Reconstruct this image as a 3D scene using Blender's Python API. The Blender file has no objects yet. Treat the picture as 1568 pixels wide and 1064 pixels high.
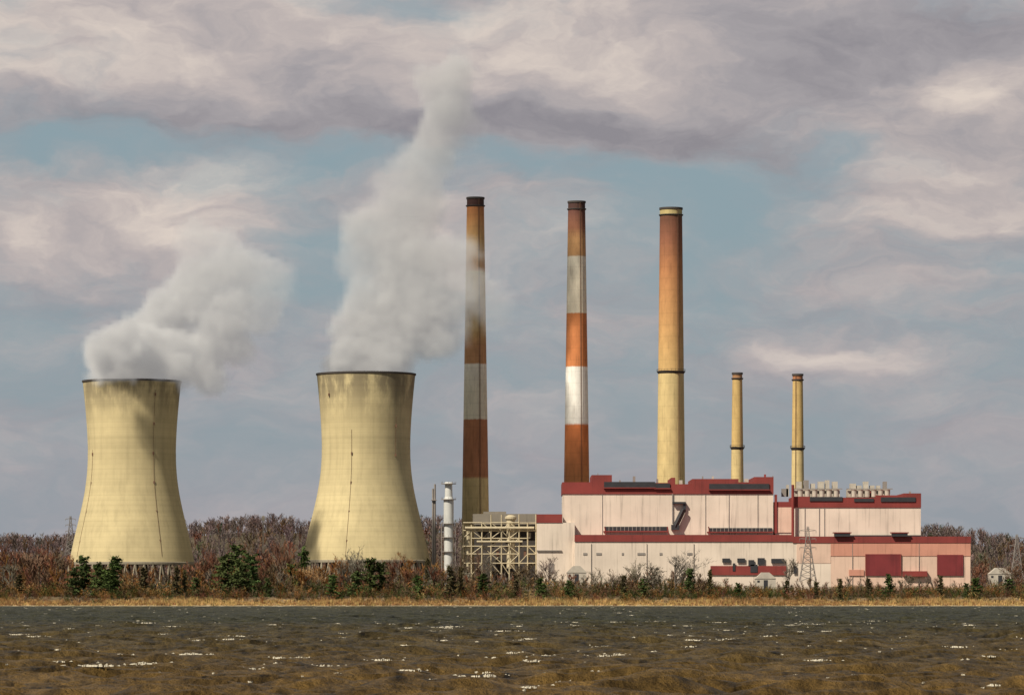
import bpy, math, random
import numpy as np
from mathutils import Vector
rnd = random.Random(7)
nr = np.random.default_rng(11)
scene = bpy.context.scene
scene.view_settings.view_transform = 'Standard'
scene.view_settings.look = 'None'
scene.view_settings.exposure = 0

# ------------------------------------------------------------------ survey helpers
CAMH = 6.0
F = 6250.0           # telephoto: 0.4 m per survey unit at 2500 m
def sx(u, D): return (u - 784.0) * D / F
def sz(v, D): return CAMH + (911.0 - v) * D / F
SUN_AZ, SUN_EL = math.radians(43), math.radians(46)

# ------------------------------------------------------------------ node helper
class NT:
    def __init__(s, tree): s.t = tree; s.n = tree.nodes; s.l = tree.links
    def put(s, inp, v):
        if isinstance(v, bpy.types.NodeSocket): s.l.new(v, inp)
        else: inp.default_value = v
    def node(s, typ, ins=None, **kw):
        n = s.n.new(typ)
        for k, v in kw.items(): setattr(n, k, v)
        if ins:
            for k, v in ins.items(): s.put(n.inputs[k], v)
        return n
    def m(s, op, a, b=0.0, c=None, clamp=False):
        n = s.n.new('ShaderNodeMath'); n.operation = op; n.use_clamp = clamp
        s.put(n.inputs[0], a); s.put(n.inputs[1], b)
        if c is not None: s.put(n.inputs[2], c)
        return n.outputs[0]
    def vm(s, op, a, b=None, out=0):
        n = s.n.new('ShaderNodeVectorMath'); n.operation = op
        s.put(n.inputs[0], a)
        if b is not None:
            if op == 'SCALE': s.put(n.inputs['Scale'], b)
            else: s.put(n.inputs[1], b)
        return n.outputs[out]
    def comb(s, x, y, z):
        n = s.n.new('ShaderNodeCombineXYZ'); s.put(n.inputs[0], x); s.put(n.inputs[1], y); s.put(n.inputs[2], z)
        return n.outputs[0]
    def sep(s, v):
        n = s.n.new('ShaderNodeSeparateXYZ'); s.put(n.inputs[0], v); return n.outputs
    def noise(s, vec, scale, detail=5, rough=0.55, dist=0.0, color=False):
        n = s.n.new('ShaderNodeTexNoise'); s.put(n.inputs['Vector'], vec)
        n.inputs['Scale'].default_value = scale; n.inputs['Detail'].default_value = detail
        n.inputs['Roughness'].default_value = rough; n.inputs['Distortion'].default_value = dist
        return n.outputs['Color' if color else 0]
    def step(s, v, a, b):
        n = s.n.new('ShaderNodeMapRange'); n.interpolation_type = 'SMOOTHSTEP'
        s.put(n.inputs['Value'], v); n.inputs['From Min'].default_value = a; n.inputs['From Max'].default_value = b
        return n.outputs[0]
    def mix(s, f, a, b, mode='MIX'):
        n = s.n.new('ShaderNodeMix'); n.data_type = 'RGBA'; n.blend_type = mode
        s.put(n.inputs[0], f)
        s.put(n.inputs[6], a if isinstance(a, bpy.types.NodeSocket) else (*a, 1)[:4])
        s.put(n.inputs[7], b if isinstance(b, bpy.types.NodeSocket) else (*b, 1)[:4])
        return n.outputs[2]
    def ramp(s, f, stops, interp='LINEAR'):
        n = s.n.new('ShaderNodeValToRGB'); s.put(n.inputs[0], f); r = n.color_ramp; r.interpolation = interp
        while len(r.elements) > 1: r.elements.remove(r.elements[-1])
        r.elements[0].position = stops[0][0]; r.elements[0].color = (*stops[0][1], 1)
        for p, c in stops[1:]:
            e = r.elements.new(p); e.color = (*c, 1)
        return n.outputs[0]

def new_mat(name):
    m = bpy.data.materials.new(name); m.use_nodes = True
    nt = NT(m.node_tree); nt.n.clear()
    out = nt.node('ShaderNodeOutputMaterial')
    bs = nt.node('ShaderNodeBsdfPrincipled'); nt.l.new(bs.outputs[0], out.inputs[0])
    return m, nt, bs

def weathered(name, c, var=0.18, scale=0.12, rough=0.8, streak=0.25, seam=0.0, metal=0.0):
    m, nt, bs = new_mat(name)
    pos = nt.node('ShaderNodeNewGeometry').outputs['Position']
    n1 = nt.noise(pos, scale, 5)
    n2 = nt.noise(nt.vm('MULTIPLY', pos, (0.6, 0.6, 0.035)), 1.0, 4, 0.6)
    k = nt.m('ADD', nt.m('MULTIPLY', nt.m('SUBTRACT', n1, 0.5), var * 3), 1.0)
    st = nt.m('MULTIPLY', nt.step(n2, 0.5, 0.78), streak)
    k = nt.m('SUBTRACT', k, st)
    if seam > 0:
        x = nt.sep(pos)[0]
        w = nt.m('FRACT', nt.m('DIVIDE', x, 6.1))
        sm = nt.m('MULTIPLY', nt.m('LESS_THAN', w, 0.07), seam)
        k = nt.m('SUBTRACT', k, sm)
    col = nt.vm('SCALE', c, k)
    nt.l.new(col, bs.inputs['Base Color'])
    bs.inputs['Roughness'].default_value = rough
    bs.inputs['Metallic'].default_value = metal
    return m

# ------------------------------------------------------------------ mesh builder
class B:
    def __init__(s): s.v = []; s.f = []; s.mi = []
    def box(s, x0, x1, y0, y1, z0, z1, mi=0):
        b = len(s.v)
        s.v += [(x0,y0,z0),(x1,y0,z0),(x1,y1,z0),(x0,y1,z0),(x0,y0,z1),(x1,y0,z1),(x1,y1,z1),(x0,y1,z1)]
        for q in ((0,3,2,1),(4,5,6,7),(0,1,5,4),(1,2,6,5),(2,3,7,6),(3,0,4,7)):
            s.f.append(tuple(b+i for i in q)); s.mi.append(mi)
    def sbox(s, u0, u1, v0, v1, D, depth, mi=0):
        s.box(sx(u0,D), sx(u1,D), D, D+depth, sz(v1,D), sz(v0,D), mi)
    def beam(s, p, q, r, mi=0, n=4, r2=None):
        p = Vector(p); q = Vector(q); d = (q-p)
        if d.length < 1e-6: return
        d.normalize(); a = d.orthogonal().normalized(); c = d.cross(a)
        b = len(s.v); r2 = r if r2 is None else r2
        for P, R in ((p, r), (q, r2)):
            for i in range(n):
                t = 2*math.pi*(i+.5)/n
                s.v.append(tuple(P + a*math.cos(t)*R + c*math.sin(t)*R))
        for i in range(n):
            j = (i+1) % n
            s.f.append((b+i, b+j, b+n+j, b+n+i)); s.mi.append(mi)
        s.f.append(tuple(b+i for i in range(n-1,-1,-1))); s.mi.append(mi)
        s.f.append(tuple(b+n+i for i in range(n))); s.mi.append(mi)
    def lathe(s, cx, cy, prof, n=48, mi=0, cap=False, mis=None):
        b = len(s.v)
        for r, z in prof:
            for i in range(n):
                t = 2*math.pi*i/n
                s.v.append((cx+r*math.cos(t), cy+r*math.sin(t), z))
        for k in range(len(prof)-1):
            for i in range(n):
                j = (i+1) % n
                s.f.append((b+k*n+i, b+k*n+j, b+(k+1)*n+j, b+(k+1)*n+i)); s.mi.append(mis[k] if mis else mi)
        if cap:
            s.f.append(tuple(b+(len(prof)-1)*n+i for i in range(n))); s.mi.append(mi)
    def done(s, name, mats, parent=None, smooth=False):
        me = bpy.data.meshes.new(name); me.from_pydata(s.v, [], s.f)
        for m in mats: me.materials.append(m)
        me.polygons.foreach_set('material_index', s.mi)
        if smooth: me.polygons.foreach_set('use_smooth', [True]*len(s.f))
        me.update()
        o = bpy.data.objects.new(name, me); scene.collection.objects.link(o)
        if parent: o.parent = parent
        return o
def empty(name):
    o = bpy.data.objects.new(name, None); scene.collection.objects.link(o); o.empty_display_size = 5
    return o

# ------------------------------------------------------------------ world / sky
w = bpy.data.worlds.new("World"); scene.world = w; w.use_nodes = True
nt = NT(w.node_tree); nt.n.clear()
out = nt.node('ShaderNodeOutputWorld')
sky = nt.node('ShaderNodeTexSky'); sky.sky_type = 'NISHITA'; sky.sun_disc = False
sky.sun_elevation = SUN_EL; sky.sun_rotation = math.radians(223)
sky.air_density = 1.0; sky.dust_density = 2.0; sky.ozone_density = 1.5
bg1 = nt.node('ShaderNodeBackground', {'Color': sky.outputs[0], 'Strength': 0.06})
gen = nt.node('ShaderNodeTexCoord').outputs['Generated']
X, Y, Z = nt.sep(gen)
u = nt.m('MULTIPLY', nt.m('ARCTAN2', X, Y), 6.25)
v = nt.m('MULTIPLY', nt.m('ARCSINE', Z), 6.25)
uv0 = nt.comb(u, v, 0)
wn = nt.noise(nt.vm('MULTIPLY', uv0, (3.2, 6.4, 1)), 1.0, 5, 0.56, color=True)
warp = nt.vm('MULTIPLY', nt.vm('SUBTRACT', wn, (0.5,0.5,0.5)), (0.34, 0.19, 0))
uv = nt.vm('ADD', uv0, warp)
U, V, _ = nt.sep(uv)
def blobs(lst):
    tot = None
    for px, py, rx, ry, wt in lst:
        d = nt.node('ShaderNodeVectorMath', {0: uv, 1: (1000/rx, 1000/ry, 0), 2: (-(px-784)/rx, -(911-py)/ry, 0)}, operation='MULTIPLY_ADD').outputs[0]
        q = nt.vm('DOT_PRODUCT', d, d, out=1)
        g = nt.m('MULTIPLY', nt.m('EXPONENT', nt.m('MULTIPLY', q, -1.0)), wt)
        tot = g if tot is None else nt.m('ADD', tot, g)
    return tot
bright_b = blobs([(180,50,330,75,.36),(60,110,180,60,.22),(880,70,280,80,.36),(690,30,160,50,.2),(290,320,150,75,.45),(350,260,90,30,.2),
  (1530,150,90,55,.5),(1440,240,110,35,.3),(1400,320,200,40,.28),(1260,532,100,22,.45),(20,350,60,45,.38),(900,400,150,80,.12),
  (120,500,160,25,.18),(1350,130,120,20,.2),(640,370,110,90,.22),(1500,400,120,25,.2),(1100,600,250,20,.1),
  (1330,55,280,55,-.32),(480,195,400,32,-.26),(900,205,240,40,-.26),(150,165,250,25,-.18),(1150,225,300,30,-.2),(450,100,200,25,-.12),(1480,200,80,25,-.2),(1200,130,100,40,-.2)])
cover_b = blobs([(200,60,420,110,.6),(850,90,400,120,.6),(1350,80,350,110,.7),(500,180,450,50,.45),(290,320,170,90,.55),(1500,170,150,80,.5),
  (1400,310,230,60,.4),(1260,532,120,28,.5),(640,370,130,110,.3),(20,350,80,60,.4),(900,200,260,60,.5),
  (140,225,260,35,-.55),(1020,265,300,35,-.5),(560,235,200,30,-.35),(480,330,70,80,-.4),(1150,330,160,80,-.35),(30,10,60,30,-.3),(540,12,120,25,-.4),(1300,230,60,30,-.3),(430,440,160,40,-.25)])
n1 = nt.noise(nt.vm('MULTIPLY', uv, (2.6, 6.5, 1)), 1.0, 7, 0.6)
n2 = nt.noise(nt.vm('ADD', nt.vm('MULTIPLY', uv, (4.0, 12.0, 1)), (7, 3, 0)), 1.0, 6, 0.6)
n3 = nt.noise(nt.vm('MULTIPLY', uv, (11.0, 21.0, 1)), 1.0, 5, 0.6)
cover = nt.m('ADD', nt.m('ADD', nt.m('MULTIPLY', nt.m('SUBTRACT', n1, 0.5), 2.5), 0.49), cover_b)
cover = nt.step(cover, -0.05, 1.0)
br = nt.m('ADD', nt.m('ADD', nt.m('MULTIPLY', nt.m('SUBTRACT', n2, 0.5), 1.2), 0.42), bright_b)
br = nt.m('ADD', br, nt.m('MULTIPLY', nt.m('SUBTRACT', n3, 0.5), 0.6), clamp=True)
ccol = nt.ramp(br, [(0.0, (.275,.26,.285)), (0.35, (.375,.35,.365)), (0.65, (.515,.455,.44)), (1.0, (.73,.635,.565))])
haze = nt.step(v, 0.62, -0.1)
ccol = nt.mix(nt.m('MULTIPLY', haze, 0.6), ccol, (.39,.375,.41))
blue = (.285,.38,.425)
clear = nt.mix(haze, blue, (.33,.365,.42))
ccol = nt.mix(cover, clear, ccol)
ccol = nt.vm('SCALE', ccol, nt.m('SUBTRACT', 1.0, nt.m('MULTIPLY', nt.step(v, 1.3, 4.0), 0.72)))  # upper sky out of view dimmed to cut ambient and raise contrast
bg2 = nt.node('ShaderNodeBackground', {'Color': ccol, 'Strength': 1.0})
mixf = nt.m('ADD', nt.m('MULTIPLY', cover, 0.2), 0.78)
ms = nt.node('ShaderNodeMixShader', {0: mixf, 1: bg1.outputs[0], 2: bg2.outputs[0]})
nt.l.new(ms.outputs[0], out.inputs[0])

sl = bpy.data.lights.new('sun', 'SUN'); sl.energy = 5.0; sl.angle = math.radians(0.5); sl.color = (1.0, 0.915, 0.76)
so = bpy.data.objects.new('sun', sl); scene.collection.objects.link(so)
S = Vector((-math.sin(SUN_AZ)*math.cos(SUN_EL), -math.cos(SUN_AZ)*math.cos(SUN_EL), math.sin(SUN_EL)))
so.rotation_euler = S.to_track_quat('Z', 'Y').to_euler()

# ------------------------------------------------------------------ terrain
hp = [(-900,808),(0,816),(100,810),(200,803),(300,800),(400,787),(470,789),(560,791),(650,795),(760,794),(850,791),(1000,798),(1200,803),(1420,808),(1480,809),(1530,819),(1568,827),(1700,817),(2400,804)]
HX = np.array([sx(a,3550) for a,b in hp]); HZ = np.array([sz(b,3550)-16-9 for a,b in hp])
def sstep(a,b,x):
    t = np.clip((x-a)/(b-a),0,1); return t*t*(3-2*t)
def shore(x):
    return 2250 + 5*np.sin(x*0.013+1) + 3*np.sin(x*0.041) + 1.5*np.sin(x*0.13+2)
def gh(x, y):
    x = np.asarray(x, float); y = np.asarray(y, float)
    s = y - shore(x)
    z = np.where(s < 0, np.maximum(-3, s*0.12), 4.5*(np.clip(s,0,60)/60)**0.8 + 4.0*sstep(60,200,s))
    z = z + np.where(s > 3, 0.35*np.sin(x*0.11+y*0.07)+0.3*np.sin(x*0.27-y*0.13), 0)*np.clip(s/30,0,1)
    hill = np.interp(x, HX, HZ) + 3*np.sin(x*0.03+y*0.01)+2*np.sin(x*0.011-y*0.017)
    return z + hill*sstep(2880,3560,y)*(1-0.7*sstep(3800,6000,y))
def grid_obj(name, xs2, ys2, zs2, mats, smooth=True):
    R, C = xs2.shape
    co = np.stack([xs2, ys2, zs2], -1).reshape(-1,3).astype(np.float32)
    idx = np.arange(R*C).reshape(R,C)
    q = np.stack([idx[:-1,:-1], idx[:-1,1:], idx[1:,1:], idx[1:,:-1]], -1).reshape(-1,4)
    me = bpy.data.meshes.new(name)
    me.vertices.add(len(co)); me.vertices.foreach_set('co', co.ravel())
    me.loops.add(q.size); me.loops.foreach_set('vertex_index', q.ravel().astype(np.int32))
    me.polygons.add(len(q)); me.polygons.foreach_set('loop_start', np.arange(0,q.size,4,dtype=np.int32))
    me.polygons.foreach_set('use_smooth', np.full(len(q), smooth))
    me.update(calc_edges=True)
    for m in mats: me.materials.append(m)
    o = bpy.data.objects.new(name, me); scene.collection.objects.link(o); return o
gm, nt, bs = new_mat('ground_mat')
pos = nt.node('ShaderNodeNewGeometry').outputs['Position']
px_, py_, pz_ = nt.sep(pos)
n = nt.noise(nt.vm('MULTIPLY', pos, (1, 1, 1)), 0.09, 6, 0.6)
nb = nt.noise(pos, 0.015, 4)
zz = nt.m('ADD', pz_, nt.m('MULTIPLY', nt.m('SUBTRACT', n, 0.5), 1.6))
c = nt.ramp(nt.m('DIVIDE', zz, 10.0), [(0.0,(.20,.15,.09)),(0.03,(.46,.38,.25)),(0.08,(.38,.26,.12)),(0.3,(.24,.16,.075)),(0.6,(.13,.09,.05)),(1.0,(.10,.075,.045))])
c = nt.mix(nt.step(nb, 0.5, 0.7), c, nt.vm('MULTIPLY', c, (0.6,0.65,0.6)))
nt.l.new(c, bs.inputs['Base Color']); bs.inputs['Roughness'].default_value = 0.95
ys = np.concatenate([np.arange(2150,2235,12), np.arange(2235,2330,2.0), np.arange(2330,2480,8), np.arange(2480,3800,22), np.geomspace(3820,16000,16)])
xs = np.concatenate([-np.geomspace(9000,900,8), np.arange(-800,801,7.0), np.geomspace(900,9000,8)])
XX, YY = np.meshgrid(xs, ys)
grid_obj('ground', XX, YY, gh(XX, YY), [gm])

# ------------------------------------------------------------------ water
wr = np.random.default_rng(5)
NW = 56
lam = wr.uniform(1.6, 12, NW); ang = wr.normal(math.radians(-65), 0.55, NW); ph = wr.uniform(0, 6.28, NW)
amp = 0.0125*lam**0.85
def wave(x, y, sp):
    z = np.zeros_like(x)
    for l, a, p, A in zip(lam, ang, ph, amp):
        k = 2*math.pi/l
        t = k*(x*math.cos(a)+y*math.sin(a))+p
        z += A*np.exp(-(1.8*sp/l)**2)*(np.sin(t)+0.25*np.cos(2*t))
    return z
Dr = np.concatenate([[-3000,-1000,0,100,150], np.exp(np.arange(math.log(190), math.log(2320), 0.0027))])
sc = np.concatenate([[-1], np.linspace(-1,1,430), [1]])
DD, SS = np.meshgrid(Dr, sc, indexing='ij')
WX = SS*(0.19*np.clip(DD,150,None)+30)
WX[:,0] = -9000; WX[:,-1] = 9000
sp = np.clip(DD,150,None)*0.0027
WZ = wave(WX, DD, sp)
WZ[:,0] = 0; WZ[:,-1] = 0; WZ[:5] = 0
WZ *= (1-0.8*sstep(2150,2240,DD))
wm, nt, bs = new_mat('water_mat')
pos = nt.node('ShaderNodeNewGeometry').outputs['Position']
x_, y_, z_ = nt.sep(pos)
nbig = nt.noise(nt.vm('MULTIPLY', pos, (0.006, 0.004, 0)), 1.0, 4, 0.6)
t = nt.m('ADD', nt.m('DIVIDE', y_, 1000.0), nt.m('MULTIPLY', nt.m('SUBTRACT', nbig, 0.5), 0.5))
c = nt.ramp(t, [(0.25,(.130,.078,.024)),(0.5,(.090,.063,.024)),(0.95,(.049,.046,.022))])
ns = nt.noise(nt.vm('MULTIPLY', pos, (0.8, 0.24, 0)), 1.0, 5, 0.72)
ns2 = nt.noise(nt.vm('MULTIPLY', pos, (0.13, 0.03, 0)), 1.0, 5, 0.75)
k = nt.m('ADD', nt.m('MULTIPLY', nt.m('SUBTRACT', ns, .5), 3.9), nt.m('MULTIPLY', nt.m('SUBTRACT', ns2, .5), 2.9))
c = nt.vm('SCALE', c, nt.m('MAXIMUM', nt.m('ADD', k, 0.97), 0.15))
# small foam flecks between crests
nf = nt.noise(nt.vm('MULTIPLY', pos, (1.3, 0.35, 0)), 1.0, 4, 0.6)
nf2 = nt.noise(nt.vm('MULTIPLY', pos, (0.09, 0.03, 0)), 1.0, 3, 0.6)
ff = nt.step(nt.m('ADD', nf, nt.m('MULTIPLY', nt.m('SUBTRACT', nf2, .5), .5)), .76, .86)
c = nt.mix(nt.m('MULTIPLY', ff, .8), c, (.40,.35,.26))
nt.l.new(c, bs.inputs['Base Color'])
bs.inputs['Roughness'].default_value = 0.4; bs.inputs['IOR'].default_value = 1.33
bs.inputs['Specular IOR Level'].default_value = 0.12
b1 = nt.noise(nt.vm('MULTIPLY', pos, (0.7, 0.6, 1)), 1.0, 6, 0.7)
bump = nt.node('ShaderNodeBump', {'Strength': 1.0, 'Distance': 1.6, 'Height': b1})
nt.l.new(bump.outputs[0], bs.inputs['Normal'])
grid_obj('water', WX, DD, WZ, [wm])

# whitecaps: ragged foam crests riding on the waves
foam = weathered('foam_mat', (.52,.47,.37), 0.3, 3.0, 0.9, 0.0)
b = B()
for i in range(2800):
    D = math.sqrt(rnd.uniform(235**2, 2225**2)) if rnd.random() < .6 else rnd.uniform(240,900)
    x = rnd.uniform(-0.17, 0.17)*D
    big = rnd.random()**4.2
    if D > 900: big *= .45
    L = 0.22 + 2.4*big; H = 0.05 + 0.19*big + rnd.uniform(0,.05)
    z0 = float(wave(np.array([x]), np.array([D]), np.array([0.5]))[0])
    if z0 < -.05 and rnd.random() < .7: continue
    z0 += .05
    nseg = 7 + int(L*11); sl_ = rnd.uniform(-0.35,0.35); base = len(b.v); phs = rnd.uniform(0,6)
    for k in range(nseg+1):
        tt = k/nseg; e = math.sin(math.pi*tt)**0.6*(.65+.35*math.sin(7*tt+phs))
        xx = x + (tt-.5)*L; yy = D + sl_*(tt-.5)*L + 0.15*math.sin(5*tt+phs)
        hh = H*e*rnd.uniform(0.0,1.0)
        b.v += [(xx, yy-0.4*e*rnd.uniform(.2,1.2), z0-0.08), (xx, yy, z0+0.01+hh), (xx, yy+0.9*e*rnd.uniform(.2,1), z0-0.02)]
    for k in range(nseg):
        if rnd.random() < 0.3: continue
        a = base+3*k
        b.f += [(a,a+3,a+4,a+1),(a+1,a+4,a+5,a+2)]; b.mi += [0,0]
    if big > 0.2:       # trailing flecks
        for _ in range(int(14*big)):
            fx = x+rnd.uniform(-L,L)*1.2; fy = D+rnd.uniform(-3,6); a = len(b.v); s_ = rnd.uniform(.05,.18)
            b.v += [(fx-s_,fy,z0),(fx+s_,fy,z0-0.02),(fx+s_*.3,fy+.2,z0+rnd.uniform(.03,.08))]; b.f.append((a,a+1,a+2)); b.mi.append(0)
b.done('whitecaps', [foam])

# ------------------------------------------------------------------ materials
shell_m, nt, bs = new_mat('tower_concrete')
pos = nt.node('ShaderNodeNewGeometry').outputs['Position']
x_, y_, z_ = nt.sep(pos)
n1 = nt.noise(pos, 0.035, 6, 0.6)
n2 = nt.noise(nt.vm('MULTIPLY', pos, (0.35,0.35,0.012)), 1.0, 6, 0.65)
band = nt.noise(nt.comb(0,0,nt.m('MULTIPLY', z_, 0.25)), 1.0, 3)
lift = nt.m('LESS_THAN', nt.m('FRACT', nt.m('DIVIDE', z_, 3.2)), 0.14)
k = nt.m('ADD', 1.0, nt.m('MULTIPLY', nt.m('SUBTRACT', n1, .5), .7))
k = nt.m('SUBTRACT', k, nt.m('MULTIPLY', nt.step(n2, .42, .75), .15))
k = nt.m('ADD', k, nt.m('MULTIPLY', nt.m('SUBTRACT', band, .5), .4))
k = nt.m('SUBTRACT', k, nt.m('MULTIPLY', lift, .05))
top = nt.step(z_, 108.0, 140.0)
n3 = nt.noise(nt.vm('MULTIPLY', pos, (0.10,0.10,0.03)), 1.0, 6, 0.65)
soot = nt.m('MULTIPLY', top, nt.step(n3, .38, .56))
col = nt.vm('SCALE', (.585,.485,.27), k)
col = nt.mix(nt.m('MULTIPLY', soot, .75), col, (.16,.13,.085))
nt.l.new(col, bs.inputs['Base Color']); bs.inputs['Roughness'].default_value = .9
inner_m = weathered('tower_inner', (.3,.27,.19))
dark_m = weathered('dark_metal', (.06,.05,.045))
conc_m = weathered('concrete', (.30,.26,.19))
white_m = weathered('white_siding', (.76,.645,.54), .18, .05, .6, .35, seam=.06)
pink_m = weathered('faded_pink_siding', (.60,.28,.20), .2, .06, .7, .35, seam=.06)
pale_m = weathered('pale_pink_siding', (.72,.51,.40), .2, .06, .7, .4, seam=.05)
red_m = weathered('dark_red_siding', (.23,.036,.030), .28, .08, .7, .3, seam=.03)
door_m = weathered('door_red', (.19,.024,.027), .25, .1, .6, .4, seam=.0)
glass_m = weathered('louvre_dark', (.035,.035,.04), .3, .3, .5, 0)
grey_m = weathered('grey_metal', (.26,.23,.21), .2, .2, .7, .2)
cream_m = weathered('cream_steel', (.55,.47,.32), .2, .3, .7, .2)
lw_m = weathered('light_equipment', (.50,.45,.38), .2, .3, .6, .2)
rust_m = weathered('rust_brown', (.16,.08,.05), .2, .3, .8, .2)

# ------------------------------------------------------------------ cooling towers
def cooling_tower(uc, vtop, vbot, rtop, rthr, rbase, D, ladders):
    root = empty('cooling_tower')
    cx = sx(uc, D); s = D/F
    zt = sz(vtop, D); zb = sz(vbot, D)
    ts = [0,.06,.15,.26,.38,.48,.58,.68,.78,.88,1.0]
    ks = [1.0,.78,.48,.17,0,.02,.12,.30,.53,.77,1.0]
    tt = np.linspace(0,1,60); kk = np.interp(tt, ts, ks)
    kk = np.convolve(np.pad(kk,3,mode='reflect',reflect_type='odd'), np.ones(7)/7, 'valid')
    prof = []
    for t, k in zip(tt, kk):
        R = rthr + k*((rtop-rthr) if t < .40 else (rbase-rthr))
        prof.append((R*s, zt + (zb-zt)*t))
    def rad(z): return float(np.interp(-z, [-p[1] for p in prof], [p[0] for p in prof]))
    b = B(); b.lathe(cx, D, prof[::-1], 128)
    b.done('shell', [shell_m], root, True)
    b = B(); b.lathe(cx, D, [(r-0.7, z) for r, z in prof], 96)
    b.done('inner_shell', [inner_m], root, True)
    b = B(); rt = prof[0][0]
    b.lathe(cx, D, [(rt-.75,zt-.1),(rt+.03,zt-.9),(rt+.4,zt-.7),(rt+.5,zt+.35),(rt-.75,zt+.35),(rt-.75,zt-.1)], 128)
    b.done('rim', [dark_m], root)
    b = B(); rb = prof[-1][0]
    b.lathe(cx, D, [(rb-.7,zb-1.3),(rb+.5,zb-1.3),(rb+.5,zb+.004),(rb+.01,zb+.3)], 128)
    z0 = 7.5
    for i in range(44):
        a0 = 2*math.pi*i/44; a1 = 2*math.pi*(i+.5)/44; a2 = 2*math.pi*(i+1)/44
        p = lambda a, r, z: (cx+r*math.cos(a), D+r*math.sin(a), z)
        b.beam(p(a0,rb,zb-1), p(a1,rb+2.5,z0), .5, 0)
        b.beam(p(a2,rb,zb-1), p(a1,rb+2.5,z0), .5, 0)
    b.lathe(cx, D, [(rb+6,z0-2),(rb+6,z0+2.2),(rb+5.2,z0+2.2),(rb+5.2,z0-1)], 96)
    b.done('inlet_columns_and_basin', [conc_m], root)
    b = B()
    for ul, v0, v1 in ladders:
        X0 = (ul-uc)*s
        z = sz(v0, D); zend = sz(v1, D); th = math.asin(max(-.98,min(.98,X0/rad(z)))); last=None
        while z > zend:
            r = rad(z)+.2
            P = (cx+r*math.sin(th), D-r*math.cos(th), z)
            if last: b.beam(last, P, .09)
            last = P; z -= 3.0
            if int(z/3) % 6 == 0: b.box(P[0]-.4,P[0]+.4,P[1]-.5,P[1]+.1,z-.5,z+1.2)
    b.done('ladder', [rust_m], root)
cooling_tower(202, 584, 861, 75, 67, 95.5, 2530, [(146,690,858),(243,600,858)])
cooling_tower(560.5, 573, 858, 75.5, 67.5, 98, 2530, [(541,660,856),(608,640,705),(506,600,612)])

# ------------------------------------------------------------------ smokestacks
def stack_mat(name, bands, D, vtop, vbot):
    m, nt, bs = new_mat(name)
    pos = nt.node('ShaderNodeNewGeometry').outputs['Position']
    x_, y_, z_ = nt.sep(pos)
    zt, zb = sz(vtop, D), sz(vbot, D)
    n = nt.noise(nt.vm('MULTIPLY', pos, (.5,.5,.25)), 1.0, 6, .7)
    zz = nt.m('ADD', z_, nt.m('MULTIPLY', nt.m('SUBTRACT', n, .5), 1.5))
    f = nt.m('DIVIDE', nt.m('SUBTRACT', zt, zz), zt-zb)
    stops = []
    for v0, c0, soft in bands:
        p = (v0-vtop)/(vbot-vtop)
        if stops and not soft: stops.append((max(0,p-.0015), stops[-1][1]))
        stops.append((min(1,p), c0))
    c = nt.ramp(f, stops)
    n1 = nt.noise(nt.vm('MULTIPLY', pos, (.8,.8,.045)), 1.0, 6, .7)
    n2 = nt.noise(nt.vm('MULTIPLY', pos, (.25,.25,.12)), 1.0, 6, .6)
    k = nt.m('ADD', 1.03, nt.m('MULTIPLY', nt.m('SUBTRACT', n2, .5), .7))
    k = nt.m('SUBTRACT', k, nt.m('MULTIPLY', nt.step(n1, .5, .7), .22))
    k = nt.m('SUBTRACT', k, nt.m('MULTIPLY', nt.m('LESS_THAN', nt.m('FRACT', nt.m('DIVIDE', z_, 7.5)), .08), .08))
    c = nt.vm('SCALE', c, k)
    c = nt.mix(nt.m('MULTIPLY', nt.step(n1, .55, .75), .2), c, (.36,.17,.06))
    nt.l.new(c, bs.inputs['Base Color']); bs.inputs['Roughness'].default_value = .85
    return m
tan = (.62,.48,.23); tan2 = (.56,.39,.155); org = (.58,.20,.06); wht = (.80,.74,.60); soot = (.07,.03,.025); brn = (.34,.15,.07); rst = (.42,.17,.06)
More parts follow.
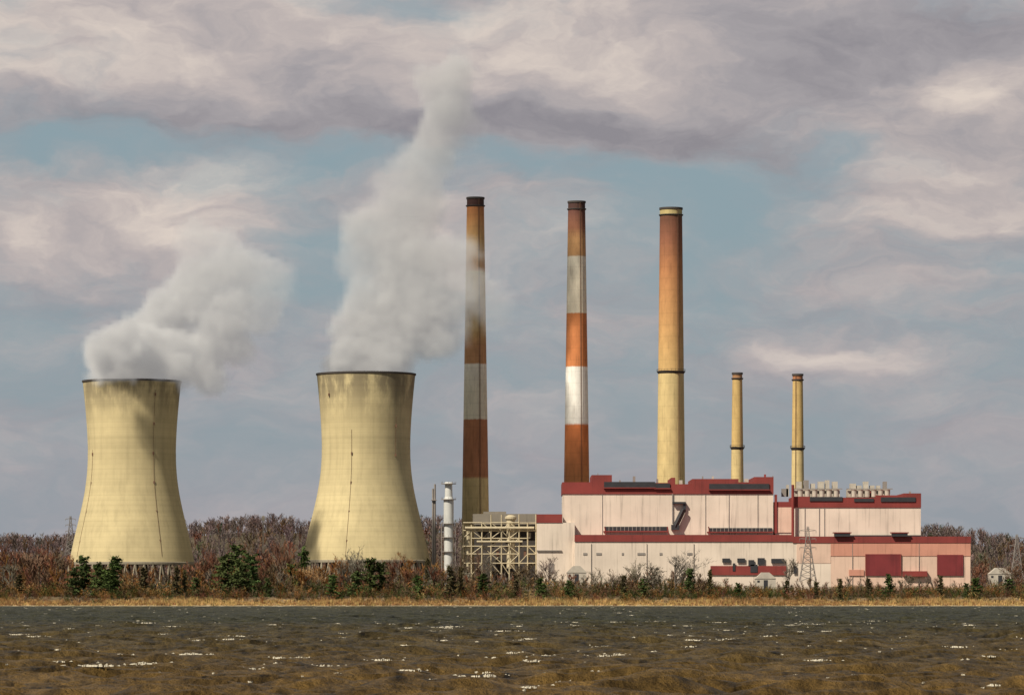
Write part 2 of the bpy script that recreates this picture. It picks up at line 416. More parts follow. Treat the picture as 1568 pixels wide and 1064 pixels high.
def smokestack(uc, vtop, vbot, w0, w1, D, bands, platforms, capv, rail=True):
    root = empty('smokestack'); s = D/F; cx = sx(uc, D); zt, zb = sz(vtop, D), sz(vbot, D)
    m = stack_mat('stack_paint', bands, D, vtop, vbot)
    r0, r1 = w0*s/2, w1*s/2
    prof = [(r1+(r0-r1)*t, zb+(zt-zb)*t) for t in np.linspace(0,1,30)]
    sl_ = (r1-r0)/(zt-zb); g0 = 7.0
    prof = [(r1+sl_*(zb-g0), g0)] + prof
    b = B(); b.lathe(cx, D, prof, 48); b.done('shaft', [m], root, True)
    b = B(); b.lathe(cx, D, [(r0+.01,zt),(r0*.82,zt),(r0*.82,zt-8)], 48); b.done('flue_mouth', [dark_m], root)
    b = B(); zc = sz(capv, D)
    b.lathe(cx, D, [(r0+.02,zc-.6),(r0+.75,zc),(r0+.75,zc+.5),(r0+.02,zc+.5)], 48)
    b.lathe(cx, D, [(r0+.02,zt-1.1),(r0+.45,zt-1.0),(r0+.45,zt+.25),(r0-.3,zt+.25)], 48)
    for v0 in platforms:
        z = sz(v0, D); r = np.interp(z, [zb, zt], [r1, r0])
        b.lathe(cx, D, [(r+.02,z-1.5),(r+1.0,z),(r+1.0,z+.25),(r+.02,z+.25)], 36)
        for i in range(24):
            a = 2*math.pi*i/24; P = (cx+(r+.95)*math.cos(a), D+(r+.95)*math.sin(a), z+.2)
            b.beam(P, (P[0],P[1],P[2]+1.2), .06)
        b.lathe(cx, D, [(r+.9,z+1.35),(r+1.0,z+1.35),(r+1.0,z+1.5),(r+.9,z+1.5),(r+.9,z+1.35)], 36)
    b.done('platforms', [dark_m], root)
    b = B(); th = math.radians(rnd.choice([-25, 30, 20]))
    pt = lambda r, z: (cx+(r+.3)*math.sin(th), D-(r+.3)*math.cos(th), z)
    b.beam(pt(r1, zb), pt(r0, zt-1), .13)
    b.beam((pt(r1,zb)[0]+.6,pt(r1,zb)[1],zb), (pt(r0,zt-1)[0]+.6,pt(r0,zt)[1],zt-1), .1)
    b.done('ladder', [rust_m], root)
smokestack(728, 303, 795, 26, 41.5, 2600, [(303,soot,0),(316,(.50,.19,.07),0),(335,(.58,.27,.10),1),(375,(.64,.42,.18),1),(405,(.60,.33,.13),1),(416,tan,0),(500,tan2,1),(530,(.50,.26,.12),1),(558,(.84,.79,.66),0),(600,(.74,.69,.53),1),(643,(.42,.18,.085),0),(732,tan,0),(795,tan,1)], [], 316)
smokestack(883, 309, 745, 26, 39, 2640, [(309,soot,0),(321,(.12,.045,.035),0),(350,(.27,.11,.06),1),(368,(.58,.32,.14),1),(393,wht,0),(440,(.82,.74,.58),1),(481,(.64,.23,.08),0),(562,(.90,.87,.80),0),(650,(.62,.185,.055),0),(735,(.55,.22,.08),1)], [], 321)
smokestack(1027.5, 319, 745, 34, 43, 2640, [(319,(.50,.40,.18),0),(331,(.15,.06,.035),0),(365,(.26,.10,.055),1),(410,(.44,.19,.080),1),(480,(.56,.30,.12),1),(555,(.60,.39,.16),1),(572,tan,0),(745,tan,1)], [569], 330)
smokestack(1129, 571, 745, 15, 19.5, 2640, [(571,(.36,.19,.09),0),(580,tan2,0),(684,tan,0),(745,tan,1)], [685], 580)
smokestack(1221.5, 573, 750, 15.5, 19.5, 2640, [(573,(.36,.15,.07),0),(583,tan2,0),(686,tan,0),(750,tan,1)], [686], 582)

# ------------------------------------------------------------------ power plant building
root = empty('power_plant_building')
GV = 905
mats = [white_m, red_m, pink_m, glass_m, door_m, pale_m, grey_m, lw_m]
W_,R_,P_,G_,Dr_,PL_,GR_,LW_ = range(8)
b = B()   # turbine hall
b.sbox(862,1184,756,GV,2534,60,W_)
b.done('boiler_house_walls', mats, root)
b = B()
for u0,u1,v0 in ((861,906,738),(906,937,727),(937,1028,739),(1028,1034,731),(1034,1060,741),(1060,1131,733),(1131,1155,738),(1155,1184.5,730)):
    b.sbox(u0,u1,v0,756,2533.4,61,R_)
for u0,u1,v0,v1 in ((925,1003,737.5,746),(1003,1026,740,747),(1086,1178,740.5,749)):
    b.sbox(u0,u1,v0,v1,2532.6,.7,G_)
    b.sbox(u0-1,u1+1,v1,v1+1.5,2531.8,1.5,R_)
b.done('boiler_house_fascia', mats, root)
b = B()
b.sbox(822,880,800,GV,2506,28,W_); b.sbox(821.5,861,787,800,2505.6,28.5,R_)
b.sbox(880,1272,829,GV,2500,33,W_); b.sbox(1272,1486,851,GV,2500,33,PL_)
b.sbox(1272,1486.4,831,851,2499.7,33.2,P_)
b.sbox(1220,1272,829.5,862,2499.8,2,PL_)
b.done('turbine_hall_walls', mats, root)
b = B()
b.sbox(880,1214,818.5,829,2499.4,34,R_); b.sbox(1214,1487,821,831,2499.4,34,R_)
b.sbox(1325,1380,848,881,2499.2,.4,Dr_); b.sbox(1435,1475,849,881,2499.2,.4,Dr_)
b.sbox(1325,1327,848,881,2498.9,.3,R_); b.sbox(1378,1380,848,881,2498.9,.3,R_)
b.sbox(1088,1204,866,880,2499.2,.6,R_)
for u0,u1,v0,v1 in ((1106,1118,854.5,861),(1129,1141,854.5,861),(1146,1155,857,866),(1160,1171,854,864),(1181,1201,855,862),(1122,1126,862,874),(1149,1160,864,876),(1215,1220,866,878)):
    b.sbox(u0,u1,v0,v1,2498.9,.5,G_)
b.sbox(1383,1420,874,882,2497,3,R_); b.sbox(1300,1323,872,881,2499.3,.4,P_)
for u0 in (1278,1366):
    b.sbox(u0,u0+24,816,821,2497,5,G_); b.sbox(u0-2,u0+26,814.5,816,2496.6,6,R_)
b.done('turbine_hall_trim_and_doors', mats, root)
b = B()   # louvres with canopy on boiler house
for u0,u1,v0,v1 in ((926,1021,806,812.5),(1085,1182,808,813.5)):
    b.sbox(u0,u1,v0,v1,2533.2,.9,G_); b.sbox(u0-2,u1+2,v1,v1+1.6,2530,4,R_)
    n = int((u1-u0)/6)
    for i in range(1,n): b.sbox(u0+i*6,u0+i*6+1,v0+.2,v1,2532.9,.3,GR_)
for u0 in (926,1022,1085): b.beam((sx(u0,2530),2530,sz(806,2530)),(sx(u0+2,2530),2530,sz(818,2530)),.35,R_)
D=2531   # inclined coal conveyor gallery
b.beam((sx(1047,D),D,sz(779,D)),(sx(1034,D),D,sz(806,D)),1.7,G_)
b.sbox(1030,1050,768,771,2531,3,G_); b.sbox(1046,1050,771,780,2532,2,G_); b.sbox(1029,1031,756,800,2533.2,.8,GR_)
b.sbox(1028,1040,803,811,2530,3.8,G_)
for u0 in (922,1080,1116,1160): b.sbox(u0,u0+.8,757,818,2533.7,.3,GR_)
b.done('louvres_and_conveyor', mats, root)
b = B()   # right block
b.sbox(1187,1410,776,GV,2536,50,W_)
for u0,u1,v0 in ((1186,1216,768),(1216,1240,760),(1240,1342,761.5),(1342,1384,758),(1384,1410.5,755)):
    b.sbox(u0,u1,v0,776.5,2535.4,51,R_)
b.sbox(1186,1214,776.5,815,2535.4,1,PL_)
b.sbox(1240,1290,760.5,767,2534.8,.6,G_); b.sbox(1308,1338,763,768,2534.8,.6,G_); b.sbox(1349,1402,761,768,2534.8,.6,G_)
b.sbox(1186,1190,757,816,2534.6,1,R_); b.beam((sx(1214,2533),2533,sz(822,2533)),(sx(1214,2533),2533,sz(742,2533)),.9,R_,8)
for u0 in (1222,1232,1254,1262): b.sbox(u0,u0+1.2,778,822,2535.7,.4,GR_)
b.sbox(1296,1410,819,822,2534,3,G_)
b.done('boiler_annex', mats, root)
b = B()   # rooftop plant
for u0,u1 in ((1214,1290),(1296,1367)):
    b.sbox(u0+2,u1-4,749,761,2550,12,LW_)
    for i in range(6):
        uu = u0+6+i*(u1-u0-10)/6; hh = rnd.choice([737,740,743,735])
        b.sbox(uu,uu+rnd.uniform(5,10),hh,749,2551,7,LW_ if rnd.random()<.8 else GR_)
        b.sbox(uu+1,uu+4,751,759,2549.6,.5,G_)
        b.lathe(sx(uu+4,2553),2545,[(1.6,sz(761,2553)),(1.6,sz(752,2553)),(2.0,sz(750,2553))],12,LW_,True)
    b.sbox(u0,u1,747.5,748.8,2548,1,GR_)
for uu,v0,w0 in ((969,729,4),(948,735,2.5),(1005,733,3),(1040,735,5),(1090,729,3),(1140,733,6),(1170,726,3),(1183,728,1.2),(915,724,1),(1075,729,2),(1197,748,10),(1204,742,4),(1330,752,4),(1392,752,3)):
    b.sbox(uu,uu+w0,v0,760,2548,w0*.4,rnd.choice([LW_,GR_,R_,GR_]))
b.done('rooftop_equipment', mats, root)
b = B()  # windows & pipes on white walls
for u0,u1 in ((893,899),(913,921),(952,955),(976,988),(1010,1014),(1052,1060)):
    b.sbox(u0,u1,846,849.5,2499.7,.4,GR_)
for u0 in (905,990,1062,1240,1305,1407): b.sbox(u0,u0+.7,832,GV,2499.5,.5,GR_)
b.sbox(822,860,842,843.5,2505,1,GR_); b.sbox(840,848,862,876,2505.5,.6,GR_)
b.done('wall_details', mats, root)

# ------------------------------------------------------------------ pipe rack / steel frame structure
root = empty('steel_pipe_rack'); b = B(); bb = B()
D0 = 2520
lv = [787,800,812,824,836,848,862,880]; us = [709,722,738,752,768,780,795,808,821]
def P(u_,v_,d): return (sx(u_,D0), D0+d, sz(v_,D0))
for d in (0,14):
    for u_ in us:
        top = 803 if u_ < 724 else rnd.choice([787,800,800])
        b.beam(P(u_,top,d),P(u_,905,d),.42)
    for v_ in lv[1:-1]:
        for i in range(len(us)-1):
            if rnd.random() < .82: b.beam(P(us[i],v_,d),P(us[i+1],v_,d),.36)
    for i in range(len(us)-1):
        for j in range(1,len(lv)-1):
            if rnd.random() < .45:
                if rnd.random()<.5: b.beam(P(us[i],lv[j],d),P(us[i+1],lv[j+1],d),.26)
                else: b.beam(P(us[i],lv[j+1],d),P(us[i+1],lv[j],d),.26)
for u_ in us:
    for v_ in lv[1:-1]: b.beam(P(u_,v_,0),P(u_,v_,14),.25)
b.beam(P(712,808,-1),P(818,808,-1),.9,0,8); b.beam(P(730,829,-1),P(800,829,-1),.7,0,8)
b.lathe(sx(782,D0),D0+4,[(2.6,sz(870,D0)),(2.6,sz(796,D0)),(3.6,sz(794,D0)),(3.6,sz(791,D0)),(1.5,sz(788,D0))],16,0,True)
b.lathe(sx(716,D0),D0+4,[(2.3,sz(875,D0)),(2.3,sz(812,D0))],14,0,True)
b.done('frame', [cream_m], root)
bb.sbox(724,822,786.5,803,2545,18,0); bb.sbox(740,775,783,786.5,2546,10,0)
bb.sbox(726,821,803,900,2552,6,1)
for i in range(10): bb.sbox(746+i*7,750+i*7,815+(i%3)*14,824+(i%3)*14,2522,6,[0,1,2][i%3])
bb.done('ducts', [weathered('duct_grey',(.24,.21,.17)), dark_m, rust_m], root)

# scrubber column
root = empty('exhaust_column'); b = B(); D=2515; cx = sx(687,D)
b.lathe(cx,D,[(2.9,6),(2.9,sz(803,D)),(3.1,sz(801,D)),(3.1,sz(764,D)),(2.4,sz(760,D)),(2.2,sz(742,D)),(3.0,sz(740,D)),(2.3,sz(738,D))],24,0,True)
b.done('column', [weathered('column_pale',(.60,.60,.58),.12,.2,.6,.3)], root, False)
b = B()
for v_ in (741,765,802,823,845):
    b.lathe(cx,D,[(3.0,sz(v_,D)),(4.6,sz(v_,D)),(4.6,sz(v_,D)+.4),(3.0,sz(v_,D)+.4)],20)
    for i in range(12):
        a = i*math.pi/6; b.beam((cx+4.5*math.cos(a),D+4.5*math.sin(a),sz(v_,D)),(cx+4.5*math.cos(a),D+4.5*math.sin(a),sz(v_,D)+1.6),.08)
for dx in (-4.2,4.2):
    b.beam((cx+dx,D-2,7),(cx+dx,D-2,sz(802,D)),.3)
b.done('platforms', [grey_m], root)
root = empty('exhaust_stack'); b = B(); D = 2620
for u_,v_ in ((663,748),(666,741)): b.lathe(sx(u_,D),D,[(.75,8),(.6,sz(v_,D))],10,0,True)
b.sbox(660,669,765,766,D-2,4,0); b.done('stacks', [grey_m], root)

# ------------------------------------------------------------------ pylons, pole, sheds
def pylon(uc, vtop, vbot, D, wb, col):
    root = empty('transmission_tower'); b = B(); cx = sx(uc,D); zt, zb = sz(vtop,D), sz(vbot,D); H = zt-zb
    def hw(t): return wb*(1-t)**1.3*.5+.5
    N = 9
    for i in range(N):
        t0, t1 = i/N, (i+1)/N; z0, z1 = zb+H*t0, zb+H*t1; a, c_ = hw(t0), hw(t1)
        cs0 = [(cx+p*a, D+q*a, z0) for p,q in ((-1,-1),(1,-1),(1,1),(-1,1))]; cs1 = [(cx+p*c_, D+q*c_, z1) for p,q in ((-1,-1),(1,-1),(1,1),(-1,1))]
        for k in range(4):
            j = (k+1)%4
            b.beam(cs0[k], cs1[k], .17); b.beam(cs0[k], cs1[j], .1); b.beam(cs0[j], cs1[k], .1); b.beam(cs1[k], cs1[j], .1)
    for t in (.62,.78,.93):
        z = zb+H*t; L = wb*.55
        for sgn in (-1,1):
            b.beam((cx,D,z+.8),(cx+sgn*L,D,z),.13); b.beam((cx,D,z-.6),(cx+sgn*L,D,z),.13); b.beam((cx+sgn*L,D,z),(cx+sgn*L,D,z-1.6),.12)
    b.done('lattice', [col], root)
pylon(1237,806,890,2470,9,grey_m); pylon(1557,818,895,2480,8,grey_m); pylon(108,790,850,3100,7,grey_m)
root = empty('utility_pole'); b = B(); D=2560; b.beam((sx(403,D),D,8),(sx(403,D),D,sz(789,D)),.55,0,8,.35); b.box(sx(403,D)-.9,sx(403,D)+.9,D-.5,D+.5,sz(797,D),sz(790,D)); b.done('pole',[lw_m],root)
def shed(u0,u1,v0,v1,D,name,m):
    root = empty(name); b = B(); zt=sz(v0,D); zb=min(sz(v1,D), 5); x0,x1=sx(u0,D),sx(u1,D); ze=zt-(zt-sz(v1,D))*.4
    b.box(x0,x1,D,D+9,zb,ze); k=len(b.v); xm=(x0+x1)/2
    b.v += [(x0-.3,D-.3,ze+.004),(x1+.3,D-.3,ze+.004),(xm+ (x1-x0)*.18,D-.3,zt),(xm-(x1-x0)*.18,D-.3,zt),(x0-.3,D+9.3,ze+.004),(x1+.3,D+9.3,ze+.004),(xm+(x1-x0)*.18,D+9.3,zt),(xm-(x1-x0)*.18,D+9.3,zt)]
    for q in ((0,1,2,3),(7,6,5,4),(1,5,6,2),(3,2,6,7),(0,3,7,4),(1,0,4,5)): b.f.append(tuple(k+i for i in q)); b.mi.append(0)
    b.box(xm-1.2,xm+1.2,D-.15,D+.02,zb,ze-.8,1)
    b.box(x0+1,x0+2.4,D-.12,D+.02,ze-2.2,ze-1,1)
    b.done('shed_body',[m,glass_m],root)
shed(1515,1548,869,893,2450,'white_shed',lw_m); shed(1157,1188,876,900,2405,'white_storage_tank',lw_m); shed(868,898,866,892,2460,'white_shed',lw_m)

# ------------------------------------------------------------------ vegetation templates
class T:
    def __init__(s): s.v=[]; s.f=[]; s.sh=[]
    def tri(s,a,b_,c,sh):
        k=len(s.v); s.v += [a,b_,c]; s.f.append((k,k+1,k+2)); s.sh += [sh]*3
    def sliver(s,p,q,w,sh,r):
        a=r.uniform(0,math.pi); o=(math.cos(a)*w/2, math.sin(a)*w/2*.6, 0)
        s.tri((p[0]-o[0],p[1]-o[1],p[2]),(p[0]+o[0],p[1]+o[1],p[2]),q,sh)
    def limb(s,p,q,w0,w1,sh):
        p=Vector(p);q=Vector(q);d=(q-p).normalized();a=d.orthogonal().normalized();c=d.cross(a);k=len(s.v)
        for P_,w_ in ((p,w0),(q,w1)):
            for i in range(3):
                t=2.094*i; s.v.append(tuple(P_+(a*math.cos(t)+c*math.sin(t))*w_*.5)); s.sh.append(sh)
        for i in range(3):
            j=(i+1)%3; s.f.append((k+i,k+j,k+3+j)); s.f.append((k+i,k+3+j,k+3+i))
    def arr(s): return np.array(s.v,float), np.array(s.f,int), np.array(s.sh,float)
def bare(seed, kids=(6,4,5), tw=.011, spread=1.0, low=.3):
    r=random.Random(seed); t=T()
    def grow(p,d,L,w,lev):
        q=tuple(p[i]+d[i]*L for i in range(3))
        if lev<2: t.limb(p,q,w,w*.55,.8)
        else: t.sliver(p,q,w,r.uniform(.65,1.35),r)
        if lev>=len(kids): return
        for i in range(kids[lev]):
            f=r.uniform(low if lev==0 else .2,1); b0=tuple(p[k]+d[k]*L*f for k in range(3))
            a=r.uniform(0,6.283); el=r.uniform(.35,.95)*spread
            e=Vector((d[0]*math.cos(el)+math.cos(a)*math.sin(el), d[1]*math.cos(el)+math.sin(a)*math.sin(el), d[2]*math.cos(el)+.25)).normalized()
            grow(b0,e,L*r.uniform(.42,.7)*(1.1-.35*f if lev==0 else 1),max(tw,w*.5),lev+1)
    grow((0,0,0),(r.uniform(-.06,.06),0,1),.56,.03,0)
    v,f,s_=t.arr(); v/= v[:,2].max(); return v,f,s_
def shrub(seed, n=10, m=18, tw=.05):
    r=random.Random(seed); t=T()
    for i in range(n):
        a=r.uniform(0,6.283); rr=r.uniform(0,.35); tip=(math.cos(a)*(rr+.3),math.sin(a)*(rr+.3),r.uniform(.5,1))
        p=(math.cos(a)*rr*.5,math.sin(a)*rr*.5,0); t.sliver(p,tip,.04,.7,r)
        for k in range(m):
            f=r.uniform(.15,1); q=tuple(p[j]+(tip[j]-p[j])*f for j in range(3))
            e=(q[0]+r.uniform(-.25,.25),q[1]+r.uniform(-.25,.25),q[2]+r.uniform(-.05,.18)); t.sliver(q,e,tw,r.uniform(.5,1.4),r)
    return t.arr()
def pine(seed, cone=.4, bare_low=.15, n=17, clump=.055):
    r=random.Random(seed); t=T(); t.limb((0,0,0),(r.uniform(-.02,.02),0,.97),.035,.008,1.6)
    for i in range(n):
        h=bare_low+(1-bare_low)*(i+r.uniform(-.3,.3))/n; k=1-(h-bare_low)/(1-bare_low)
        R=cone*(.28+.72*k**.6)*.55*r.uniform(.6,1.25)
        for j in range(r.choice([5,6,7])):
            a=r.uniform(0,6.283); L=R*r.uniform(.5,1.2); up=r.uniform(-.05,.10)
            tip=(math.cos(a)*L,math.sin(a)*L,h+up); t.sliver((0,0,h),tip,.012,1.2,r)
            cs=r.uniform(.6,1.4)
            for c in range(20):
                f=r.uniform(.2,1.08); q=(tip[0]*f,tip[1]*f,h+up*f)
                s_=clump*r.uniform(.6,1.3); sh=r.uniform(.6,1.4)*cs
                o=[tuple(q[z]+r.uniform(-1,1)*s_*(.6 if z==2 else 1) for z in range(3)) for _ in range(3)]
                t.tri(*o,sh)
    return t.arr()
def reed(seed):
    r=random.Random(seed); t=T()
    for i in range(16):
        x,y=r.uniform(-.8,.8),r.uniform(-.5,.5); h=r.uniform(.5,1)
        t.sliver((x,y,-.05),(x+r.uniform(-.2,.25),y+r.uniform(-.1,.1),h),.22,r.uniform(.7,1.3),r)
    return t.arr()
veg_m, nt, bs = new_mat('vegetation')
at = nt.node('ShaderNodeAttribute'); at.attribute_name='col'
nt.l.new(at.outputs['Color'], bs.inputs['Base Color']); bs.inputs['Roughness'].default_value=1.0; bs.inputs['Specular IOR Level'].default_value=0.0
def scatter(name, temps, places):
    Vs,Fs,Cs=[],[],[]; off=0
    for (x,y,z,h,wd,ti,col) in places:
        v,f,s_=temps[ti]; a=rnd.uniform(0,6.283); ca,sa=math.cos(a),math.sin(a)
        o=np.empty_like(v); o[:,0]=(v[:,0]*ca-v[:,1]*sa)*wd+x; o[:,1]=(v[:,0]*sa+v[:,1]*ca)*wd+y; o[:,2]=v[:,2]*h+z
        Vs.append(o); Fs.append(f+off); off+=len(v)
        c=np.ones((len(v),4)); c[:,:3]=np.clip(s_[:,None]*np.array(col)[None,:],0,1); Cs.append(c)
    V_=np.concatenate(Vs).astype(np.float32); F_=np.concatenate(Fs).astype(np.int32); C_=np.concatenate(Cs).astype(np.float32)
    me=bpy.data.meshes.new(name); me.vertices.add(len(V_)); me.vertices.foreach_set('co',V_.ravel())
    me.loops.add(F_.size); me.loops.foreach_set('vertex_index',F_.ravel()); me.polygons.add(len(F_))
    me.polygons.foreach_set('loop_start',np.arange(0,F_.size,3,dtype=np.int32)); me.update(calc_edges=True)
    ca_=me.color_attributes.new('col','FLOAT_COLOR','POINT'); ca_.data.foreach_set('color',C_.ravel())
    me.materials.append(veg_m); o=bpy.data.objects.new(name,me); scene.collection.objects.link(o); return o
def jit(c,k=.2):
    g=rnd.uniform(1-k,1+k); return tuple(max(0,q*g*rnd.uniform(.93,1.07)) for q in c)
RED=(.185,.085,.055); BRN=(.15,.10,.062); GRY=(.19,.16,.125); PUR=(.18,.135,.128); OLV=(.085,.092,.032); TAN=(.40,.27,.12); PIN=(.066,.092,.032); ORG=(.28,.14,.05)

# distant forest
ft=[bare(i,(6,4,3),.032,1.0,.15) for i in range(8)]
pl=[]
y=2900
while y<3640:
    step=11 if y<3350 else 8.5
    x=-620
    while x<640:
        X0=x+rnd.uniform(-5,5); Y0=y+rnd.uniform(-6,6); h=rnd.uniform(8,19)
        uu=X0*F/Y0+784
        fr=(Y0-2900)/650
        base = RED if rnd.random()<.4*(1-fr) else (PUR if rnd.random()<.5+.5*fr else BRN)  # distance haze put into the tree colours: purple-grey share grows with depth
        if rnd.random()<.03: base=(.08,.09,.05)
        if not (880<uu<1380 and rnd.random()<.5):
            pl.append((X0,Y0,float(gh(X0,Y0))-.5,h,h*rnd.uniform(.9,1.3),rnd.randrange(8),jit(base,.25)))
        x+=step
    y+=15
scatter('distant_forest', ft, pl)

# mid woodland behind / beside the plant and shoreline scrub
tp=[(-500,850),(0,838),(60,835),(108,850),(150,864),(280,864),(300,852),(340,846),(400,842),(460,850),(500,860),(540,857),(600,855),(660,860),(700,864),(760,868),(820,868),(860,876),(930,876),(960,868),(1080,872),(1100,884),(1230,887),(1300,884),(1480,886),(1500,880),(1568,872),(1700,866),(2200,855)]
TU=[a for a,_ in tp]; TV=[c for _,c in tp]
bt=[bare(20+i,(7,5,5),.026,1.0,.12) for i in range(6)]; stt=[shrub(40+i) for i in range(8)]
pl=[]
for row,(Dd,dens,kk_) in enumerate([(2450,5.5,1),(2428,5.5,1),(2400,5.5,.9),(2370,5.5,.7)]):
    x=-560
    while x<560:
        X0=x+rnd.uniform(-3,3); Y0=Dd+rnd.uniform(-8,8); uu=X0*F/Y0+784
        cap=sz(np.interp(uu,TU,TV)+rnd.uniform(-5,14),Y0); g=float(gh(X0,Y0)); h=max(3,(cap-g)*kk_)
        base=rnd.choice([RED,BRN,GRY,BRN,ORG]) if uu<700 else rnd.choice([BRN,GRY,BRN,GRY,RED])
        pl.append((X0,Y0,g-.3,h,max(5,h*rnd.uniform(.8,1.1)),rnd.randrange(6),jit(base,.3))); x+=dens
scatter('bare_woodland', bt, pl)
# left / right woodland beyond towers
pl=[]
for Dd in (2640,2670,2700,2740,2790,2850):
    x=-620
    while x<620:
        X0=x+rnd.uniform(-3,3); Y0=Dd+rnd.uniform(-12,12); uu=X0*F/Y0+784
        if uu<700 or uu>1490:
            h=rnd.uniform(9,17); pl.append((X0,Y0,float(gh(X0,Y0))-.3,h,h*.95,rnd.randrange(8),jit(rnd.choice([RED,RED,BRN,PUR]),.25)))
        x+=8
scatter('woodland', ft, pl)
pl=[]
for i in range(4400):
    X0=rnd.uniform(-520,520); s_=10+rnd.random()**.8*150; Y0=float(shore(X0))+s_
    uu=X0*F/Y0+784; g=float(gh(X0,Y0))
    cap=sz(np.interp(uu,TU,TV)+10,Y0)-g
    h=min(cap, rnd.uniform(2.0,4.5)+(s_/150)*rnd.uniform(1,8))
    clump=math.sin(X0*.05)+math.sin(X0*.021+2)
    q=rnd.random()
    base=ORG if q<.22 else BRN if q<.42 else RED if q<.53 else TAN if q<.59+.06*clump else OLV if q<.80 else PIN if q<.94 else GRY
    pl.append((X0,Y0,g-.3,h,h*rnd.uniform(.8,1.3),rnd.randrange(8),jit(base,.4)))
scatter('shoreline_scrub', stt, pl)
rt_=[reed(i) for i in range(8)]; pl=[]
for i in range(9500):
    X0=rnd.uniform(-520,520); s_=2+abs(rnd.gauss(0,14)); Y0=float(shore(X0))+s_
    h=rnd.uniform(1.0,2.5)*(.5+min(1,s_/12)*.7)*(1+.35*math.sin(X0*.06))
    pl.append((X0,Y0,float(gh(X0,Y0)),h,rnd.uniform(1,2),rnd.randrange(8),jit((.50,.34,.14) if rnd.random()<.5+.25*math.sin(X0*.03) else (.30,.17,.075),.3)))
scatter('shoreline_reeds', rt_, pl)

# individual evergreens
def solo(name,u_,vt,vb,D,wpx,temp,col):
    X0=sx(u_,D); g=float(gh(X0,D)); h=sz(vt,D)-g; w_=wpx*D/F
    v,f,s_=temp; ext=(v[:,0].max()-v[:,0].min())
    scatter(name,[temp],[(X0,D,g-.2,h,w_/ext,0,col)])
sd=100
for u_,vt,wd,D,kind in [(128,851,50,2330,'p'),(152,862,52,2325,'p'),(176,853,48,2332,'p'),(115,870,38,2322,'p'),(165,872,40,2312,'p'),(270,868,22,2300,'c'),(283,872,16,2305,'c'),
   (362,834,70,2370,'p'),(345,848,52,2340,'p'),(385,850,44,2350,'p'),(370,862,48,2330,'p'),(465,839,38,2450,'p'),(510,880,38,2300,'p'),(568,854,44,2345,'p'),(583,860,36,2350,'p'),(545,874,34,2320,'p'),
   (690,868,28,2310,'c'),(706,866,18,2320,'c'),(740,878,34,2330,'p'),(1056,868,34,2340,'p'),(1087,872,16,2320,'c'),(955,880,20,2320,'c'),(1286,886,18,2300,'c'),(1361,878,30,2310,'p'),(1440,880,18,2310,'c'),
   (1494,884,28,2290,'p'),(1480,892,20,2295,'p'),(1250,890,18,2310,'c'),(1330,884,20,2320,'c'),(1205,888,18,2310,'c'),(1545,885,30,2350,'p'),(30,880,22,2320,'c'),(655,855,20,2440,'c'),(445,862,32,2400,'p'),(220,868,26,2350,'c'),(790,880,18,2320,'c'),(870,888,24,2300,'p'),(640,880,30,2310,'p'),(410,884,26,2310,'p'),(1130,892,20,2300,'p'),(300,884,24,2320,'p'),(828,884,30,2315,'p'),(985,886,26,2310,'p')]:
    sd+=1
    if kind=='p': solo('pine_tree',u_,vt,0,D,wd,pine(sd,.75,.03,15,.07),jit(PIN,.25))
    else: solo('cedar_tree',u_,vt,0,D,wd,pine(sd,.42,.02,18,.055),jit((.085,.075,.038),.25))
for u_,vt,wd,D,col in [(540,832,60,2400,GRY),(1034,838,78,2380,(.27,.23,.18)),(1000,856,50,2370,GRY),(975,852,46,2390,GRY),(940,868,40,2380,(.27,.22,.17)),(840,850,40,2420,GRY),(912,866,40,2370,GRY),(1208,852,30,2420,GRY),
   (620,842,46,2430,ORG),(600,845,40,2430,RED),(520,845,40,2430,ORG),(480,862,40,2380,TAN),(800,860,50,2400,BRN),(730,840,40,2440,BRN),(60,828,50,2440,RED),(20,826,60,2450,RED),(330,835,50,2440,RED),(430,822,46,2460,RED),(745,846,30,2430,GRY),(700,850,30,2440,BRN),(1560,858,40,2430,BRN),(1390,878,30,2400,GRY)]:
    sd+=1; solo('bare_tree',u_,vt,0,D,wd,bare(sd,(8,6,5,3),.013,1.05,.15),jit(col,.1))

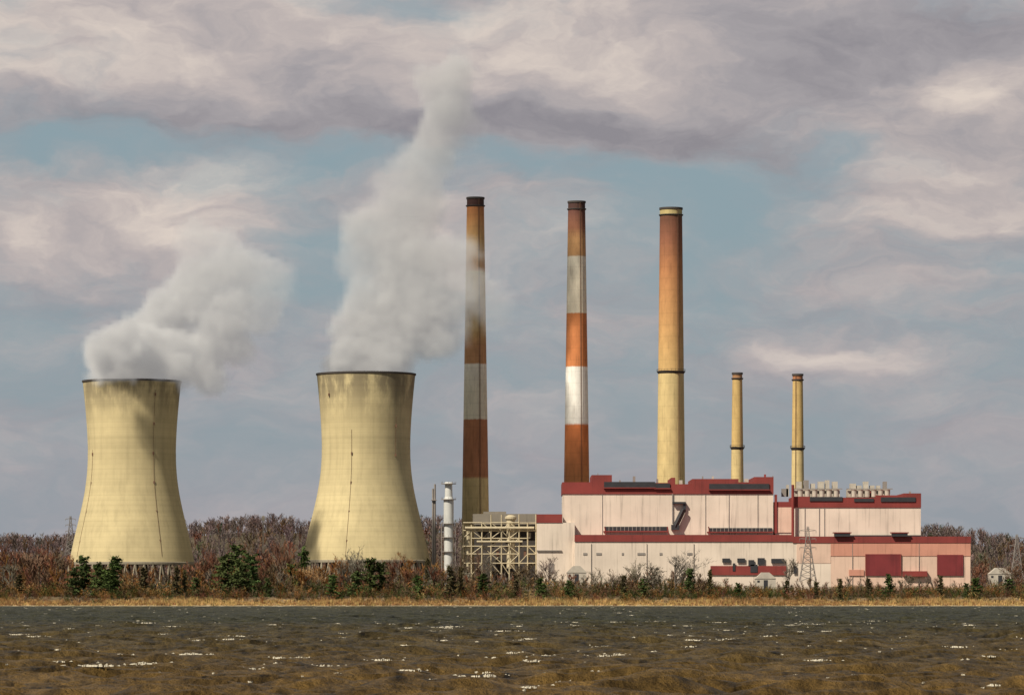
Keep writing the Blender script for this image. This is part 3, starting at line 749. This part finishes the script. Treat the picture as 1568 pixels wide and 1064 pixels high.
# ------------------------------------------------------------------ steam plumes
def vol_mat(name, dens, emis):
    m=bpy.data.materials.new(name); m.use_nodes=True; nt=NT(m.node_tree); nt.n.clear()
    out=nt.node('ShaderNodeOutputMaterial'); vi=nt.node('ShaderNodeVolumeInfo')
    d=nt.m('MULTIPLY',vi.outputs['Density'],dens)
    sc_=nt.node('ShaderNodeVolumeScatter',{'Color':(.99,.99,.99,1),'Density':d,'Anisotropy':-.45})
    em=nt.node('ShaderNodeEmission',{'Color':(1,.96,.93,1),'Strength':nt.m('MULTIPLY',d,emis)})  # self-glow scaled by density, stands in for multiple scattering of sunlight
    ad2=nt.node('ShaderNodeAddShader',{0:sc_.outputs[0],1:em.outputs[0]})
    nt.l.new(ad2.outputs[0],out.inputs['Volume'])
    try: m.cycles.volume_sampling='DISTANCE'
    except Exception: pass
    return m
def plume(puffs, D, voxel, mat, wseed):
    s=D/F
    C=[(sx(u_,D),D+dy,sz(v_,D),r*s,w_) for (u_,v_,dy,r,w_) in puffs]
    pad=5
    mn=[min(c[i]-c[3] for c in C)-pad for i in range(3)]; mx=[max(c[i]+c[3] for c in C)+pad for i in range(3)]
    ng=bpy.data.node_groups.new('plume_nodes','GeometryNodeTree')
    ng.interface.new_socket('Geometry',in_out='INPUT',socket_type='NodeSocketGeometry'); ng.interface.new_socket('Geometry',in_out='OUTPUT',socket_type='NodeSocketGeometry')
    nt=NT(ng); go=nt.node('NodeGroupOutput'); pos=nt.node('GeometryNodeInputPosition').outputs[0]
    po=nt.vm('ADD',pos,(wseed,0,0))
    w1=nt.vm('SCALE',nt.vm('SUBTRACT',nt.noise(po,.022,3,.6,color=True),(.5,.5,.5)),22.0)
    w2=nt.vm('SCALE',nt.vm('SUBTRACT',nt.noise(po,.075,4,.6,color=True),(.5,.5,.5)),22.0)
    pw=nt.vm('ADD',nt.vm('ADD',pos,w1),w2)
    Ssum=None;Osum=None
    for x,y,z,r,w_ in C:
        d=nt.m('DIVIDE',nt.vm('DISTANCE',pw,(x,y,z),out=1),r)
        k=nt.m('MAXIMUM',nt.m('SUBTRACT',1.0,nt.m('MULTIPLY',d,d)),0.0)
        Ssum=k if Ssum is None else nt.m('ADD',Ssum,k)
        o=nt.m('MULTIPLY',k,w_); Osum=o if Osum is None else nt.m('ADD',Osum,o)
    avg=nt.m('DIVIDE',Osum,nt.m('MAXIMUM',Ssum,.001))
    er=nt.noise(po,.06,6,.66)
    den=nt.m('SUBTRACT',nt.m('MINIMUM',Ssum,1.05),nt.m('MULTIPLY',nt.m('SUBTRACT',er,.25),1.5))
    den=nt.m('MULTIPLY',den,3.2,clamp=True); den=nt.m('MULTIPLY',den,avg)
    vc=nt.node('GeometryNodeVolumeCube',{'Density':den,'Min':mn,'Max':mx})
    for i,nm in enumerate(('Resolution X','Resolution Y','Resolution Z')): vc.inputs[nm].default_value=int((mx[i]-mn[i])/voxel)
    smn=nt.node('GeometryNodeSetMaterial'); nt.l.new(vc.outputs[0],smn.inputs['Geometry']); smn.inputs['Material'].default_value=mat
    nt.l.new(smn.outputs[0],go.inputs[0])
    me=bpy.data.meshes.new('steam_plume'); me.from_pydata([(mn[0],mn[1],mn[2])],[],[]); me.materials.append(mat)
    o=bpy.data.objects.new('steam_plume',me); scene.collection.objects.link(o)
    md=o.modifiers.new('plume','NODES'); md.node_group=ng
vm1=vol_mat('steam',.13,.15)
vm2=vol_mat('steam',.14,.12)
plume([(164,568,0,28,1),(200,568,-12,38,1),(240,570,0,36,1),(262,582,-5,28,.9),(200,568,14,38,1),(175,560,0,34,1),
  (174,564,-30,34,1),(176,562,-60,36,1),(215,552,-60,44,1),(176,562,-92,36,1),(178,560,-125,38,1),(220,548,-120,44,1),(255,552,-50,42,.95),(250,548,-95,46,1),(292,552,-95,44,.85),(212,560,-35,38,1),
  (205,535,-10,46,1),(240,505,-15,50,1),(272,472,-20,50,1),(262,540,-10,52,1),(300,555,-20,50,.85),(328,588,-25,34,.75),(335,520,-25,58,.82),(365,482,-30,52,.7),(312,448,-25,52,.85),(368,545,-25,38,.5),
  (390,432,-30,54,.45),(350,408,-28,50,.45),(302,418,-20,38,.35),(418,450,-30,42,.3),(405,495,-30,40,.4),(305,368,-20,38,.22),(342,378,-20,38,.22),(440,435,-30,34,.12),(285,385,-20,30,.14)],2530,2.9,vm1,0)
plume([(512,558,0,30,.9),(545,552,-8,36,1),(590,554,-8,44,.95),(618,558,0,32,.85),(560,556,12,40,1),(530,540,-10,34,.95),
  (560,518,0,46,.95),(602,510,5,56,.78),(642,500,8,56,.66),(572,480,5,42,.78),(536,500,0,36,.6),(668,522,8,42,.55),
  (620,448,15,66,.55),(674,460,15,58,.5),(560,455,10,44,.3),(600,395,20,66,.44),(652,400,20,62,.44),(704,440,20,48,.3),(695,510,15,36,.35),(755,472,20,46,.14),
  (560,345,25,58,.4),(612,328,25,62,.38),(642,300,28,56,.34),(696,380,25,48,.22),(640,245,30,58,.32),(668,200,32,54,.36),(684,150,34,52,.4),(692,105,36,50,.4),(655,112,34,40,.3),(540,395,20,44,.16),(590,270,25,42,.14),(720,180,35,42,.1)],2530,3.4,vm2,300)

# ------------------------------------------------------------------ camera
cd=bpy.data.cameras.new('camera'); co_=bpy.data.objects.new('camera',cd); scene.collection.objects.link(co_)
co_.location=(0,0,CAMH); co_.rotation_euler=(math.radians(90),0,0)
cd.sensor_fit='HORIZONTAL'; cd.sensor_width=36; cd.lens=36*F/1568; cd.shift_y=(911-532)/1568; cd.clip_start=1; cd.clip_end=40000
scene.camera=co_
